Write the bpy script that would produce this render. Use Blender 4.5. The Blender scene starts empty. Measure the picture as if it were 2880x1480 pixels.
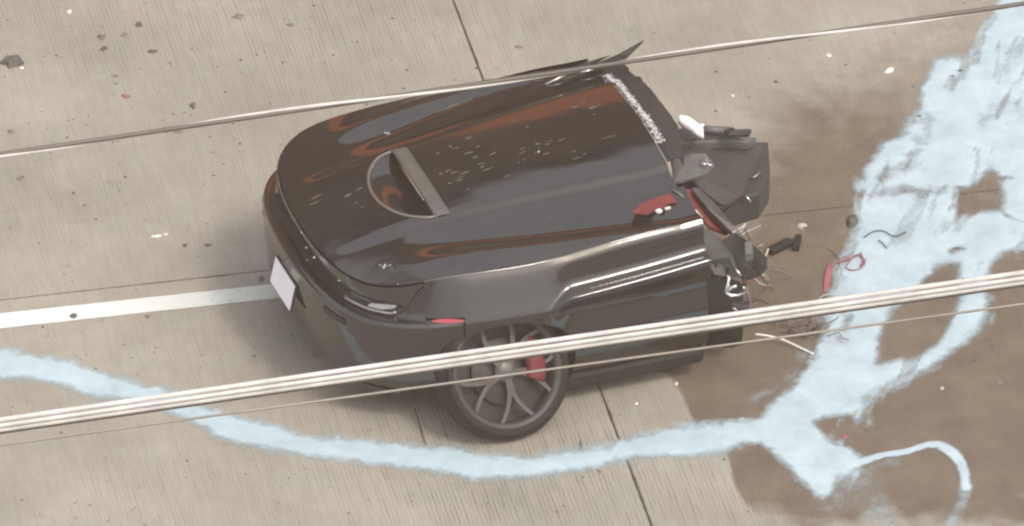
import bpy, bmesh, math, random
import numpy as np
from mathutils import Vector, Matrix, noise

# ------------------------------------------------------------------ camera, sky, sun, exposure
R = math.radians
scene = bpy.context.scene
COL = scene.collection
ELEV = R(33.0); DIST = 80.0; PXM = 530.0              # telephoto from a helicopter
cam = bpy.data.cameras.new('camera'); cam_o = bpy.data.objects.new('camera', cam); COL.objects.link(cam_o)
CAM = Vector((0, -DIST*math.cos(ELEV), DIST*math.sin(ELEV)))
cam_o.location = CAM; cam_o.rotation_euler = (R(90)-ELEV, 0, 0)
cam.sensor_width = 36.0; cam.lens = 36.0*DIST/(2880/PXM); cam.clip_start = 1.0; cam.clip_end = 1000
scene.camera = cam_o

SUN_EL, SUN_AZ = R(55), R(134)                          # azimuth clockwise from +Y: behind the camera, to its right
world = bpy.data.worlds.new('World'); scene.world = world; world.use_nodes = True
wn = world.node_tree; bg = wn.nodes['Background']
sky = wn.nodes.new('ShaderNodeTexSky'); sky.sky_type = 'NISHITA'; sky.sun_disc = False
sky.sun_elevation = SUN_EL; sky.sun_rotation = SUN_AZ
sky.air_density = 1.0; sky.dust_density = 7.5; sky.ozone_density = 1.0
veil = wn.nodes.new('ShaderNodeMix'); veil.data_type = 'RGBA'; veil.inputs[0].default_value = .6      # thin even overcast over the clear sky
wn.links.new(sky.outputs[0], veil.inputs[6]); veil.inputs[7].default_value = (3.6, 3.7, 3.85, 1)
wn.links.new(veil.outputs[2], bg.inputs[0]); bg.inputs[1].default_value = 0.15
sun = bpy.data.lights.new('sun', 'SUN'); sun_o = bpy.data.objects.new('sun', sun); COL.objects.link(sun_o)
sun.energy = 0.75; sun.angle = R(11); sun.color = (1.0, 0.95, 0.88)
sd = Vector((math.sin(SUN_AZ)*math.cos(SUN_EL), math.cos(SUN_AZ)*math.cos(SUN_EL), math.sin(SUN_EL)))
sun_o.rotation_euler = (-sd).to_track_quat('-Z', 'Y').to_euler(); sun_o.location = (0, 0, 30)
scene.view_settings.view_transform = 'Standard'; scene.view_settings.look = 'None'
scene.view_settings.exposure = 0.9; scene.view_settings.gamma = 1.0
scene.cycles.use_denoising = True; scene.cycles.filter_width = 2.3   # soft long-lens video
scene.cycles.volume_bounces = 0; scene.cycles.max_bounces = 5; scene.cycles.transparent_max_bounces = 8

# ------------------------------------------------------------------ helpers
rng = random.Random(7); nrng = np.random.default_rng(7)
def gp(px, py, z=0.0):
    """place on the level plane z that a spot of the photograph shows"""
    f = PXM*DIST
    d = Vector(((px-1440)/f, 0, 0)) + Vector((0, math.cos(ELEV), -math.sin(ELEV))) + Vector((0, math.sin(ELEV), math.cos(ELEV)))*((740-py)/f)
    return CAM + d*((z-CAM.z)/d.z)
def to_px(P):
    P = np.asarray(P, float) - np.array(CAM)
    dep = P[..., 1]*math.cos(ELEV) - P[..., 2]*math.sin(ELEV)
    up = P[..., 1]*math.sin(ELEV) + P[..., 2]*math.cos(ELEV)
    f = PXM*DIST
    return 1440 + f*P[..., 0]/dep, 740 - f*up/dep
def ss(a, b, x):
    t = np.clip((x-a)/(b-a), 0, 1); return t*t*(3-2*t)
def new_obj(name, verts, faces, mat=None, parent=None, smooth=True):
    me = bpy.data.meshes.new(name)
    me.from_pydata([tuple(map(float, v)) for v in verts], [], [tuple(map(int, f)) for f in faces])
    me.update()
    if smooth: me.polygons.foreach_set('use_smooth', [True]*len(me.polygons))
    o = bpy.data.objects.new(name, me); COL.objects.link(o)
    if mat: me.materials.append(mat)
    if parent: o.parent = parent
    return o
def empty(name, loc=(0, 0, 0), rz=0.0):
    o = bpy.data.objects.new(name, None); COL.objects.link(o); o.location = loc; o.rotation_euler = (0, 0, rz); return o
def tag(o, label=None, cat=None, group=None, kind=None):
    if label: o['label'] = label
    if cat: o['category'] = cat
    if group: o['group'] = group
    if kind: o['kind'] = kind
    return o
class MB:
    def __init__(s): s.v = []; s.f = []
    def add(s, v, f):
        n = len(s.v); s.v += [tuple(p) for p in v]; s.f += [tuple(i+n for i in q) for q in f]; return s
    def grid(s, P, wrap=False):
        P = np.asarray(P); h, w = P.shape[:2]
        f = [(i*w+j, i*w+(j+1) % w, (i+1)*w+(j+1) % w, (i+1)*w+j) for i in range(h-1) for j in range(w if wrap else w-1)]
        return s.add(P.reshape(-1, 3), f)
    def box(s, c, d, rz=0.0, tilt=None):
        m = Matrix.Rotation(rz, 3, 'Z')
        if tilt: m = m @ Matrix.Rotation(tilt[0], 3, 'X') @ Matrix.Rotation(tilt[1], 3, 'Y')
        v = [Vector(c) + m @ Vector((x*d[0]/2, y*d[1]/2, z*d[2]/2)) for x in (-1, 1) for y in (-1, 1) for z in (-1, 1)]
        return s.add(v, [(0, 1, 3, 2), (4, 6, 7, 5), (0, 4, 5, 1), (2, 3, 7, 6), (0, 2, 6, 4), (1, 5, 7, 3)])
    def tube(s, pts, r, n=8, cap=True):
        pts = [Vector(p) for p in pts]; rr = r if isinstance(r, (list, tuple)) else [r]*len(pts)
        rings = []; ref = Vector((0.13, 0.21, 0.97))
        for i, p in enumerate(pts):
            t = (pts[min(i+1, len(pts)-1)] - pts[max(i-1, 0)]).normalized()
            a = t.cross(ref)
            if a.length < 1e-3: a = t.cross(Vector((1, 0, 0)))
            a.normalize(); b = t.cross(a)
            rings.append([p + (a*math.cos(2*math.pi*k/n) + b*math.sin(2*math.pi*k/n))*rr[i] for k in range(n)])
        n0 = len(s.v); s.grid([[tuple(q) for q in g] for g in rings], wrap=True)
        if cap:
            s.f.append(tuple(n0+k for k in range(n))[::-1]); m = n0 + n*(len(pts)-1); s.f.append(tuple(m+k for k in range(n)))
        return s
    def plate(s, top, th):
        """thin solid from an ordered outline of 3-D points, th given as a vector"""
        th = Vector(th); n = len(top); a = [Vector(p) for p in top]
        return s.add(a + [p-th for p in a], [tuple(range(n)), tuple(range(2*n-1, n-1, -1))] + [(i, i+n, (i+1) % n+n, (i+1) % n) for i in range(n)])
    def build(s, name, mat=None, parent=None, smooth=False): return new_obj(name, s.v, s.f, mat, parent, smooth)
def mod_solid(o, th, off=-1.0):
    m = o.modifiers.new('thickness', 'SOLIDIFY'); m.thickness = th; m.offset = off; return o
def mod_bevel(o, w, seg=2):
    m = o.modifiers.new('bevel', 'BEVEL'); m.width = w; m.segments = seg; m.limit_method = 'ANGLE'; m.angle_limit = R(40); return o
def spline(pts, n):
    P = np.array(pts, float); k = len(P); out = []
    for t in np.linspace(0, k-1, n):
        i = min(int(t), k-2); f = t-i
        p0, p1, p2, p3 = P[max(i-1, 0)], P[i], P[i+1], P[min(i+2, k-1)]
        out.append(.5*((2*p1)+(-p0+p2)*f+(2*p0-5*p1+4*p2-p3)*f*f+(-p0+3*p1-3*p2+p3)*f**3))
    return np.array(out)

# ------------------------------------------------------------------ materials
def mat(name, col, rough=0.5, metal=0.0, spec=0.5, coat=0.0, coat_r=0.03, var=0.0, vscale=8.0, bump=0.0, bscale=60.0, rvar=0.0, trans=0.0):
    m = bpy.data.materials.new(name); m.use_nodes = True
    nt = m.node_tree; b = nt.nodes['Principled BSDF']
    b.inputs['Base Color'].default_value = (*col, 1); b.inputs['Roughness'].default_value = rough
    b.inputs['Metallic'].default_value = metal; b.inputs['Specular IOR Level'].default_value = spec
    b.inputs['Coat Weight'].default_value = coat; b.inputs['Coat Roughness'].default_value = coat_r
    b.inputs['Transmission Weight'].default_value = trans
    tc = nt.nodes.new('ShaderNodeTexCoord')
    if var > 0 or rvar > 0:
        nz = nt.nodes.new('ShaderNodeTexNoise'); nz.inputs['Scale'].default_value = vscale; nz.inputs['Detail'].default_value = 6; nz.inputs['Roughness'].default_value = .6
        nt.links.new(tc.outputs['Object'], nz.inputs['Vector'])
        if var > 0:
            r = nt.nodes.new('ShaderNodeMapRange'); r.inputs[1].default_value = .3; r.inputs[2].default_value = .7; r.inputs[3].default_value = 1-var; r.inputs[4].default_value = 1+var
            nt.links.new(nz.outputs['Fac'], r.inputs[0])
            mx = nt.nodes.new('ShaderNodeMix'); mx.data_type = 'RGBA'; mx.blend_type = 'MULTIPLY'; mx.inputs[0].default_value = 1
            mx.inputs[6].default_value = (*col, 1); nt.links.new(r.outputs[0], mx.inputs[7]); nt.links.new(mx.outputs[2], b.inputs['Base Color'])
        if rvar > 0:
            r2 = nt.nodes.new('ShaderNodeMapRange'); r2.inputs[1].default_value = .35; r2.inputs[2].default_value = .7; r2.inputs[3].default_value = rough; r2.inputs[4].default_value = rough+rvar
            nt.links.new(nz.outputs['Fac'], r2.inputs[0]); nt.links.new(r2.outputs[0], b.inputs['Roughness'])
    if bump > 0:
        n2 = nt.nodes.new('ShaderNodeTexNoise'); n2.inputs['Scale'].default_value = bscale; n2.inputs['Detail'].default_value = 4
        nt.links.new(tc.outputs['Object'], n2.inputs['Vector'])
        bp = nt.nodes.new('ShaderNodeBump'); bp.inputs['Strength'].default_value = 1; bp.inputs['Distance'].default_value = bump
        nt.links.new(n2.outputs['Fac'], bp.inputs['Height']); nt.links.new(bp.outputs[0], b.inputs['Normal'])
    return m
def mathn(nt, op, a, b=None, c=None):
    n = nt.nodes.new('ShaderNodeMath'); n.operation = op
    for i, v in enumerate((a, b, c)):
        if v is None: continue
        if isinstance(v, (int, float)): n.inputs[i].default_value = v
        else: nt.links.new(v, n.inputs[i])
    return n.outputs[0]
def mixc(nt, fac, a, b, mode='MIX'):
    n = nt.nodes.new('ShaderNodeMix'); n.data_type = 'RGBA'; n.blend_type = mode
    if isinstance(fac, (int, float)): n.inputs[0].default_value = fac
    else: nt.links.new(fac, n.inputs[0])
    for i, v in ((6, a), (7, b)):
        if isinstance(v, tuple): n.inputs[i].default_value = (*v, 1)
        else: nt.links.new(v, n.inputs[i])
    return n.outputs[2]
def maprange(nt, x, a, b, c, d):
    n = nt.nodes.new('ShaderNodeMapRange'); nt.links.new(x, n.inputs[0])
    for i, v in enumerate((a, b, c, d)): n.inputs[i+1].default_value = v
    return n.outputs[0]
def noise_n(nt, vec, scale, detail=5, rough=.6, dist=0.0, out='Fac'):
    n = nt.nodes.new('ShaderNodeTexNoise'); n.inputs['Scale'].default_value = scale; n.inputs['Detail'].default_value = detail
    n.inputs['Roughness'].default_value = rough; n.inputs['Distortion'].default_value = dist
    nt.links.new(vec, n.inputs['Vector']); return n.outputs[out]
def mapping(nt, vec, scale=(1, 1, 1), loc=(0, 0, 0), rot=(0, 0, 0)):
    n = nt.nodes.new('ShaderNodeMapping'); n.inputs['Scale'].default_value = scale; n.inputs['Location'].default_value = loc; n.inputs['Rotation'].default_value = rot
    nt.links.new(vec, n.inputs['Vector']); return n.outputs[0]

def concrete_material():
    """road-aligned object coordinates: x along the lane, y across it (the tined grooves run along y)"""
    m = bpy.data.materials.new('tined_concrete'); m.use_nodes = True; nt = m.node_tree; b = nt.nodes['Principled BSDF']
    tc = nt.nodes.new('ShaderNodeTexCoord').outputs['Object']
    at = nt.nodes.new('ShaderNodeAttribute'); at.attribute_name = 'stain'; st0 = at.outputs['Fac']
    big = noise_n(nt, tc, .9, 6, .62); mid = noise_n(nt, tc, 6, 6, .65); fine = noise_n(nt, tc, 70, 4, .7)
    warm = noise_n(nt, mapping(nt, tc, loc=(3, 9, 0)), 3.2, 4, .6)
    # grooves
    w = nt.nodes.new('ShaderNodeTexWave'); w.wave_type = 'BANDS'; w.bands_direction = 'X'; w.wave_profile = 'SIN'
    w.inputs['Scale'].default_value = 13.5; w.inputs['Distortion'].default_value = 1.6; w.inputs['Detail'].default_value = 2; w.inputs['Detail Scale'].default_value = 1.3; w.inputs['Detail Roughness'].default_value = .6
    nt.links.new(mapping(nt, tc, scale=(1, .22, 1)), w.inputs['Vector'])
    gate = noise_n(nt, mapping(nt, tc, scale=(26, 2.3, 1), loc=(5, 1, 0)), 1, 4, .7)
    area = noise_n(nt, mapping(nt, tc, loc=(1.3, 4.1, 0)), .55, 3, .5)
    groove = mathn(nt, 'MULTIPLY', maprange(nt, w.outputs['Fac'], .55, .9, 0, 1), maprange(nt, gate, .38, .62, 0, 1))
    at2 = nt.nodes.new('ShaderNodeAttribute'); at2.attribute_name = 'tining'
    groove = mathn(nt, 'MULTIPLY', groove, mathn(nt, 'MULTIPLY', maprange(nt, area, .35, .62, .35, 1), at2.outputs['Fac']))
    streak = noise_n(nt, mapping(nt, tc, scale=(40, 3, 1)), 1, 3, .6)
    col = mixc(nt, maprange(nt, warm, .35, .65, 0, 1), (.345, .314, .266), (.325, .320, .272))
    v = mathn(nt, 'MULTIPLY', maprange(nt, big, .3, .7, .80, 1.12), maprange(nt, mid, .25, .75, .93, 1.07))
    v = mathn(nt, 'MULTIPLY', v, maprange(nt, fine, .25, .75, .88, 1.1))
    v = mathn(nt, 'MULTIPLY', v, maprange(nt, streak, .3, .7, .94, 1.06))
    oi = nt.nodes.new('ShaderNodeObjectInfo'); v = mathn(nt, 'MULTIPLY', v, maprange(nt, oi.outputs['Random'], 0, 1, .95, 1.04))   # slabs differ a little
    col = mixc(nt, 1.0, col, v, 'MULTIPLY')
    col = mixc(nt, mathn(nt, 'MULTIPLY', groove, .68), col, (.085, .072, .058))
    # brown wet-dirt staining, broken up
    sm = maprange(nt, mathn(nt, 'ADD', st0, mathn(nt, 'MULTIPLY', mathn(nt, 'SUBTRACT', noise_n(nt, tc, 7, 6, .7), .5), .55)), .25, .75, 0, 1)
    sm = mathn(nt, 'MULTIPLY', sm, maprange(nt, st0, 0.02, .2, 0, 1))
    stc = mixc(nt, maprange(nt, noise_n(nt, tc, 3.3, 6, .7), .35, .65, 0, 1), (.122, .093, .068), (.170, .138, .104))
    stc = mixc(nt, mathn(nt, 'MULTIPLY', groove, .3), stc, (.1, .08, .06))
    col = mixc(nt, mathn(nt, 'MULTIPLY', sm, .93), col, stc)
    pit = maprange(nt, noise_n(nt, tc, 115, 2, .5), .66, .74, 0, 1)
    col = mixc(nt, mathn(nt, 'MULTIPLY', pit, .45), col, (.13, .11, .09))
    scuff = maprange(nt, noise_n(nt, mapping(nt, tc, scale=(9, 22, 1), rot=(0, 0, .5), loc=(2, 6, 0)), 1, 6, .75), .60, .72, 0, .4)
    col = mixc(nt, mathn(nt, 'MULTIPLY', scuff, maprange(nt, noise_n(nt, tc, 1.1, 2), .45, .6, 0, 1)), col, (.40, .36, .30))
    # specks and drips
    vo = nt.nodes.new('ShaderNodeTexVoronoi'); vo.inputs['Scale'].default_value = 9; nt.links.new(tc, vo.inputs['Vector'])
    spk = mathn(nt, 'MULTIPLY', maprange(nt, vo.outputs['Distance'], .07, .14, 1, 0), maprange(nt, noise_n(nt, tc, 4.1, 2), .5, .62, 0, 1))
    col = mixc(nt, mathn(nt, 'MULTIPLY', spk, .55), col, (.10, .085, .07))
    oil = maprange(nt, noise_n(nt, mapping(nt, tc, loc=(7.7, 2.2, 0)), 2.2, 5, .6), .66, .8, 0, .5)
    col = mixc(nt, oil, col, (.19, .155, .125))
    nt.links.new(col, b.inputs['Base Color'])
    nt.links.new(maprange(nt, sm, 0, 1, .9, .72), b.inputs['Roughness']); b.inputs['Specular IOR Level'].default_value = .25
    h = mathn(nt, 'ADD', mathn(nt, 'MULTIPLY', groove, -1.0), mathn(nt, 'MULTIPLY', fine, .5))
    bp = nt.nodes.new('ShaderNodeBump'); bp.inputs['Strength'].default_value = .6; bp.inputs['Distance'].default_value = .004
    nt.links.new(h, bp.inputs['Height']); nt.links.new(bp.outputs[0], b.inputs['Normal'])
    return m
M_CONC = concrete_material()
M_JOINT = mat('joint_filler', (.05, .042, .035), .9)

def powder_material():
    m = bpy.data.materials.new('pale_blue_powder'); m.use_nodes = True; nt = m.node_tree; b = nt.nodes['Principled BSDF']
    tc = nt.nodes.new('ShaderNodeTexCoord').outputs['Object']
    at = nt.nodes.new('ShaderNodeAttribute'); at.attribute_name = 'cover'
    n1 = noise_n(nt, tc, 9, 7, .7); n2 = noise_n(nt, tc, 55, 4, .7)
    d = mathn(nt, 'ADD', at.outputs['Fac'], mathn(nt, 'ADD', mathn(nt, 'MULTIPLY', mathn(nt, 'SUBTRACT', n1, .5), .22), mathn(nt, 'ADD', mathn(nt, 'MULTIPLY', mathn(nt, 'SUBTRACT', n2, .5), .4), mathn(nt, 'MULTIPLY', mathn(nt, 'SUBTRACT', noise_n(nt, tc, 170, 2, .6), .5), .5))))
    d = mathn(nt, 'MULTIPLY', maprange(nt, d, .14, .68, 0, 1), maprange(nt, at.outputs['Fac'], .02, .3, 0, 1))
    col = mixc(nt, maprange(nt, noise_n(nt, tc, 5, 8, .72), .35, .68, 0, 1), (.51, .63, .68), (.38, .48, .53))
    nt.links.new(col, b.inputs['Base Color']); b.inputs['Roughness'].default_value = .95; b.inputs['Specular IOR Level'].default_value = .15
    nt.links.new(mathn(nt, 'MULTIPLY', d, .97), b.inputs['Alpha'])
    bp = nt.nodes.new('ShaderNodeBump'); bp.inputs['Distance'].default_value = .003; bp.inputs['Strength'].default_value = .4
    nt.links.new(n2, bp.inputs['Height']); nt.links.new(bp.outputs[0], b.inputs['Normal'])
    return m
M_POWDER = powder_material()

def stripe_material():
    m = bpy.data.materials.new('white_road_paint'); m.use_nodes = True; nt = m.node_tree; b = nt.nodes['Principled BSDF']
    tc = nt.nodes.new('ShaderNodeTexCoord').outputs['Object']
    sx = nt.nodes.new('ShaderNodeSeparateXYZ'); nt.links.new(tc, sx.inputs[0])
    wear = maprange(nt, sx.outputs[0], -1.25, -.35, 0.0, 1.0)
    n = noise_n(nt, tc, 22, 6, .75)
    cov = maprange(nt, mathn(nt, 'SUBTRACT', mathn(nt, 'ADD', n, .45), mathn(nt, 'MULTIPLY', wear, .36)), .36, .52, 0.3, 1)
    col = mixc(nt, wear, (.82, .82, .80), (.60, .64, .59))
    nt.links.new(col, b.inputs['Base Color']); nt.links.new(cov, b.inputs['Alpha']); b.inputs['Roughness'].default_value = .7
    return m
M_STRIPE = stripe_material()

def paint_material():
    m = bpy.data.materials.new('black_car_paint'); m.use_nodes = True; nt = m.node_tree; b = nt.nodes['Principled BSDF']
    tc = nt.nodes.new('ShaderNodeTexCoord').outputs['Object']
    dust = maprange(nt, noise_n(nt, tc, 3.0, 7, .7), .42, .75, 0, 1)
    col = mixc(nt, mathn(nt, 'MULTIPLY', dust, .15), (.010, .009, .009), (.05, .042, .035))
    sc = noise_n(nt, mapping(nt, tc, scale=(5, 60, 60), rot=(0, 0, .25)), 1, 3, .6)
    scr = mathn(nt, 'MULTIPLY', maprange(nt, sc, .68, .74, 0, 1), maprange(nt, noise_n(nt, mapping(nt, tc, loc=(4, 1, 2)), 2.3, 2), .52, .64, 0, 1))
    col = mixc(nt, mathn(nt, 'MULTIPLY', scr, .5), col, (.3, .26, .22))
    nt.links.new(col, b.inputs['Base Color'])
    b.inputs['Roughness'].default_value = .4; b.inputs['Specular IOR Level'].default_value = 0.0
    b.inputs['Coat Weight'].default_value = 1.0; b.inputs['Coat IOR'].default_value = 1.85
    nt.links.new(maprange(nt, dust, 0, 1, .05, .13), b.inputs['Coat Roughness'])
    nb = mathn(nt, 'ADD', noise_n(nt, tc, 2.6, 2, .5), mathn(nt, 'MULTIPLY', noise_n(nt, tc, 13, 3, .6), .12))
    bp = nt.nodes.new('ShaderNodeBump'); bp.inputs['Distance'].default_value = .006; bp.inputs['Strength'].default_value = .4
    nt.links.new(nb, bp.inputs['Height']); nt.links.new(bp.outputs[0], b.inputs['Coat Normal'])
    return m
M_PAINT = paint_material()
M_BLACK = mat('black_plastic', (.014, .013, .013), .55, var=.3, vscale=12)
M_GLOSSBLK = mat('gloss_black_trim', (.012, .012, .012), .12, coat=1, rvar=.15)
M_RUBBER = mat('tyre_rubber', (.012, .011, .011), .85, var=.3, vscale=20, bump=.002, bscale=90)
M_SILVER = mat('silver_alloy', (.42, .40, .38), .35, metal=.9, var=.2, vscale=15)
M_RIM = mat('dark_rim', (.045, .042, .039), .5, metal=.2, var=.3, vscale=6)
M_SPOKE = mat('gunmetal_spoke', (.085, .08, .074), .5, metal=.3, var=.2, vscale=15)
M_CHROME = mat('bright_metal', (.8, .78, .74), .18, metal=1)
M_DISC = mat('brake_disc_iron', (.05, .047, .044), .55, metal=.4)
M_STEEL = mat('dark_bare_steel', (.12, .115, .11), .45, metal=.6, var=.3, vscale=9)
M_GREY = mat('grey_torn_plastic', (.034, .033, .032), .6, var=.25, vscale=7, bump=.003, bscale=25)
M_COWL = mat('cowl_plastic', (.028, .026, .025), .5, var=.4, vscale=8, bump=.004, bscale=18)
M_GREYL = mat('light_grey_panel', (.105, .105, .103), .45, var=.2, vscale=9, bump=.003, bscale=30)
M_LIP2 = mat('satin_trim', (.20, .185, .165), .35, metal=.4)
M_LIP = mat('sky_sheen_lip', (.10, .096, .085), .4, var=.15, vscale=12)  # lip paled so its base colour carries the sky reflection
M_RED = mat('red_painted_part', (.17, .028, .030), .5, var=.2, vscale=14)
M_CALIPER = mat('red_caliper_paint', (.13, .009, .018), .55)
M_MARKER = mat('red_marker_lens', (.40, .035, .06), .2, coat=1)
M_WHITE = mat('white_fabric', (.86, .86, .88), .85, bump=.004, bscale=20)
M_PLATE = mat('white_plate', (.93, .92, .95), .5, var=.03)
M_PLATEF = mat('plate_frame', (.03, .025, .05), .3)
M_LENS = mat('dark_lens', (.02, .02, .022), .06, coat=1)
M_LED = mat('white_light_strip', (.55, .55, .55), .15, coat=1)
M_GLASS = mat('crushed_glass', (.62, .62, .60), .15, var=.3, vscale=60, coat=1)
M_FLAKE = mat('dusty_flake', (.10, .09, .072), .7, var=.4, vscale=20)
M_PINK = mat('pink_cloth', (.30, .10, .13), .85, var=.25, vscale=20)
M_DARKBIT = mat('dark_debris', (.10, .092, .082), .7, var=.4, vscale=30)
M_BROWNBIT = mat('brown_debris', (.20, .165, .135), .8, var=.4, vscale=30)
M_RUST = mat('rusty_debris', (.26, .14, .09), .8, var=.3, vscale=30)
M_WHITEBIT = mat('white_debris', (.8, .78, .74), .5)
M_PALEWIRE = mat('pale_wire', (.5, .46, .44), .5)
M_MAUVEWIRE = mat('mauve_wire', (.22, .16, .17), .6)
M_BLKWIRE = mat('black_wire', (.03, .03, .035), .5)
M_CABLE = mat('pale_cable_jacket', (.60, .585, .555), .5, var=.2, vscale=6)
M_CABLE3 = mat('messenger_and_shadow_line', (.13, .115, .10), .5, metal=.3, var=.2, vscale=2)
M_CABLE2 = mat('dull_steel_wire', (.30, .27, .24), .5, metal=.5, var=.2, vscale=2)

# ------------------------------------------------------------------ road: concrete slabs laid in the lane direction
RTH = R(11.5)
Jo = gp(1640, 670)                                     # a corner of the slab grid lies under the car
ru = Vector((math.cos(RTH), math.sin(RTH), 0)); rv = Vector((-math.sin(RTH), math.cos(RTH), 0))
p_long = gp(760, 760); p_tr = gp(1652, 1000)
# intersection of the long joint (through p_long) and the cross joint (through p_tr)
A = Matrix(((ru.x, -rv.x), (ru.y, -rv.y))); dd = p_tr - p_long; k = A.inverted() @ Vector((dd.x, dd.y))
RO = p_long + ru*k[0]
def to_road(x, y): return (x-RO.x)*ru.x + (y-RO.y)*ru.y, (x-RO.x)*rv.x + (y-RO.y)*rv.y

_perm = np.random.default_rng(11).random((256, 256))*2-1
def fbm(x, y, sc, seed=0.0):
    x = np.asarray(x, float)*sc + seed*17.3; y = np.asarray(y, float)*sc - seed*9.1; out = np.zeros(x.shape); amp = .55
    for o in range(4):
        xi = np.floor(x).astype(int); yi = np.floor(y).astype(int); fx = x-xi; fy = y-yi; fx = fx*fx*(3-2*fx); fy = fy*fy*(3-2*fy)
        g = lambda a, b: _perm[(xi+a+o*31) % 256, (yi+b+o*57) % 256]
        out += amp*((g(0, 0)*(1-fx)+g(1, 0)*fx)*(1-fy) + (g(0, 1)*(1-fx)+g(1, 1)*fx)*fy); x = x*2.03; y = y*2.03; amp *= .55
    return out
def pip(px, py, poly):
    inside = np.zeros(px.shape, bool); n = len(poly)
    for i in range(n):
        x1, y1 = poly[i]; x2, y2 = poly[(i+1) % n]
        c = ((y1 > py) != (y2 > py)) & (px < (x2-x1)*(py-y1)/((y2-y1) if y2 != y1 else 1e-9)+x1)
        inside ^= c
    return inside
def pdist(px, py, poly, closed=True):
    d = np.full(px.shape, 1e9); n = len(poly)
    for i in range(n if closed else n-1):
        x1, y1 = poly[i]; x2, y2 = poly[(i+1) % n]
        L = (x2-x1)**2+(y2-y1)**2+1e-9
        t = np.clip(((px-x1)*(x2-x1)+(py-y1)*(y2-y1))/L, 0, 1)
        d = np.minimum(d, np.hypot(px-x1-t*(x2-x1), (py-y1-t*(y2-y1))))
    return d
def sdf(px, py, poly): return np.where(pip(px, py, poly), 1, -1)*pdist(px, py, poly)

STAIN_SHARP = [(1700, 1010), (1880, 1050), (1916, 1100), (1963, 1200), (1985, 1235), (2047, 1273), (2066, 1362), (2100, 1420), (2180, 1520), (3100, 1520), (3100, 600), (2300, 560), (1900, 600), (1700, 800)]
STAIN_SOFT = [(1900, 640), (2000, 520), (2160, 430), (2280, 330), (2330, 240), (2440, 170), (2520, 60), (2560, -60), (3100, -60), (3100, 1000), (1900, 1000)]
def stain_at(X, Y):
    px, py = to_px(np.stack([X, Y, np.zeros_like(X)], -1))
    wob = fbm(X, Y, 6.0, 3.1)*10
    a = ss(-11, 11, sdf(px+wob, py+wob, STAIN_SHARP))*ss(560, 760, py+(px-1900)*.08)
    b = ss(-170, 210, sdf(px, py, STAIN_SOFT) + fbm(X, Y, 2.2, 9.0)*90 + fbm(X, Y, 9, 4.0)*40)*(.44 + .28*ss(200, 520, py))
    e = .38*np.exp(-(((px-2230)/260)**2+((py-330)/200)**2))
    fade = ss(1500, 1380, py + fbm(X, Y, 5.0, 1.0)*60 + (2300-np.minimum(px, 2300))*.1)
    w = .20*np.exp(-(((px-500)/700)**2+((py-700)/190)**2)) + .45*np.exp(-(((px-1000)/400)**2+((py-1110)/60)**2)) + .22*np.exp(-(((px-250)/300)**2+((py-1330)/60)**2)) + .2*np.exp(-(((px-2300)/500)**2+((py-1250)/300)**2))
    return np.clip(np.maximum(a*(.25+.75*fade)*.92, b) + e + w, 0, 1)
def tining_at(X, Y):
    px, py = to_px(np.stack([X, Y, np.zeros_like(X)], -1))
    v = .40 + .72*np.exp(-(((px-1500)/520)**2+((py-1330)/260)**2)) + .45*np.exp(-(((px-1000)/500)**2+((py-30)/200)**2)) - .3*np.exp(-(((px-2200)/450)**2+((py-150)/300)**2)) - .2*np.exp(-(((px-300)/350)**2+((py-800)/200)**2))
    return np.clip(v, .05, 1)

road = new_obj('road', [(-115, -115, -.02), (115, -115, -.02), (115, 115, -.02), (-115, 115, -.02)], [(0, 1, 2, 3)], M_CONC, smooth=False)
tag(road, kind='structure')
bed = new_obj('joint_bed', [(-22, -14, -.007), (22, -14, -.007), (22, 14, -.007), (-22, 14, -.007)], [(0, 1, 2, 3)], M_JOINT, road, smooth=False)
bed.location = RO; bed.rotation_euler = (0, 0, RTH)
SL, SW, GAP = 4.9, 3.66, .005
for i in range(-4, 4):
    for j in range(-3, 3):
        x0, x1, y0, y1 = i*SL, (i+1)*SL, j*SW, (j+1)*SW
        near = i in (-1, 0) and j in (-1, 0)
        st = .02 if near else .7
        nx, ny = int(SL/st)+1, int(SW/st)+1
        gx, gy = np.meshgrid(np.linspace(x0+GAP, x1-GAP, nx), np.linspace(y0+GAP, y1-GAP, ny), indexing='ij')
        if near:                                       # slightly chipped arrises
            for row, sgn, ax in ((0, 1, 0), (-1, -1, 0)):
                gx[row, :] += sgn*np.abs(fbm(gx[row, :], gy[row, :], 9., 5.))*.006
            for c_, sgn in ((0, 1), (-1, -1)):
                gy[:, c_] += sgn*np.abs(fbm(gx[:, c_], gy[:, c_], 9., 8.))*.005
        gz = np.zeros_like(gx)
        P = np.stack([gx, gy, gz], -1); mb = MB(); mb.grid(P)
        nv = len(mb.v)
        per = [(a, 0) for a in range(nx)] + [(nx-1, b) for b in range(1, ny)] + [(a, ny-1) for a in range(nx-2, -1, -1)] + [(0, b) for b in range(ny-2, 0, -1)]
        base = []
        for a, b in per: base.append(len(mb.v)); mb.v.append((gx[a, b], gy[a, b], -.06))
        idx = [a*ny+b for a, b in per]; L = len(per)
        for q in range(L): mb.f.append((idx[q], base[q], base[(q+1) % L], idx[(q+1) % L]))
        o = mb.build('slab', M_CONC, road); o.location = RO; o.rotation_euler = (0, 0, RTH)
        X = RO.x + gx*ru.x + gy*rv.x; Y = RO.y + gx*ru.y + gy*rv.y
        for nm, fn in (('stain', stain_at), ('tining', tining_at)):
            at = o.data.attributes.new(nm, 'FLOAT', 'POINT')
            v = np.zeros(len(mb.v), np.float32)
            v[:nv] = (fn(X, Y) if near else (X*0 + (.5 if nm == 'tining' else 0))).ravel()
            at.data.foreach_set('value', v)
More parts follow.
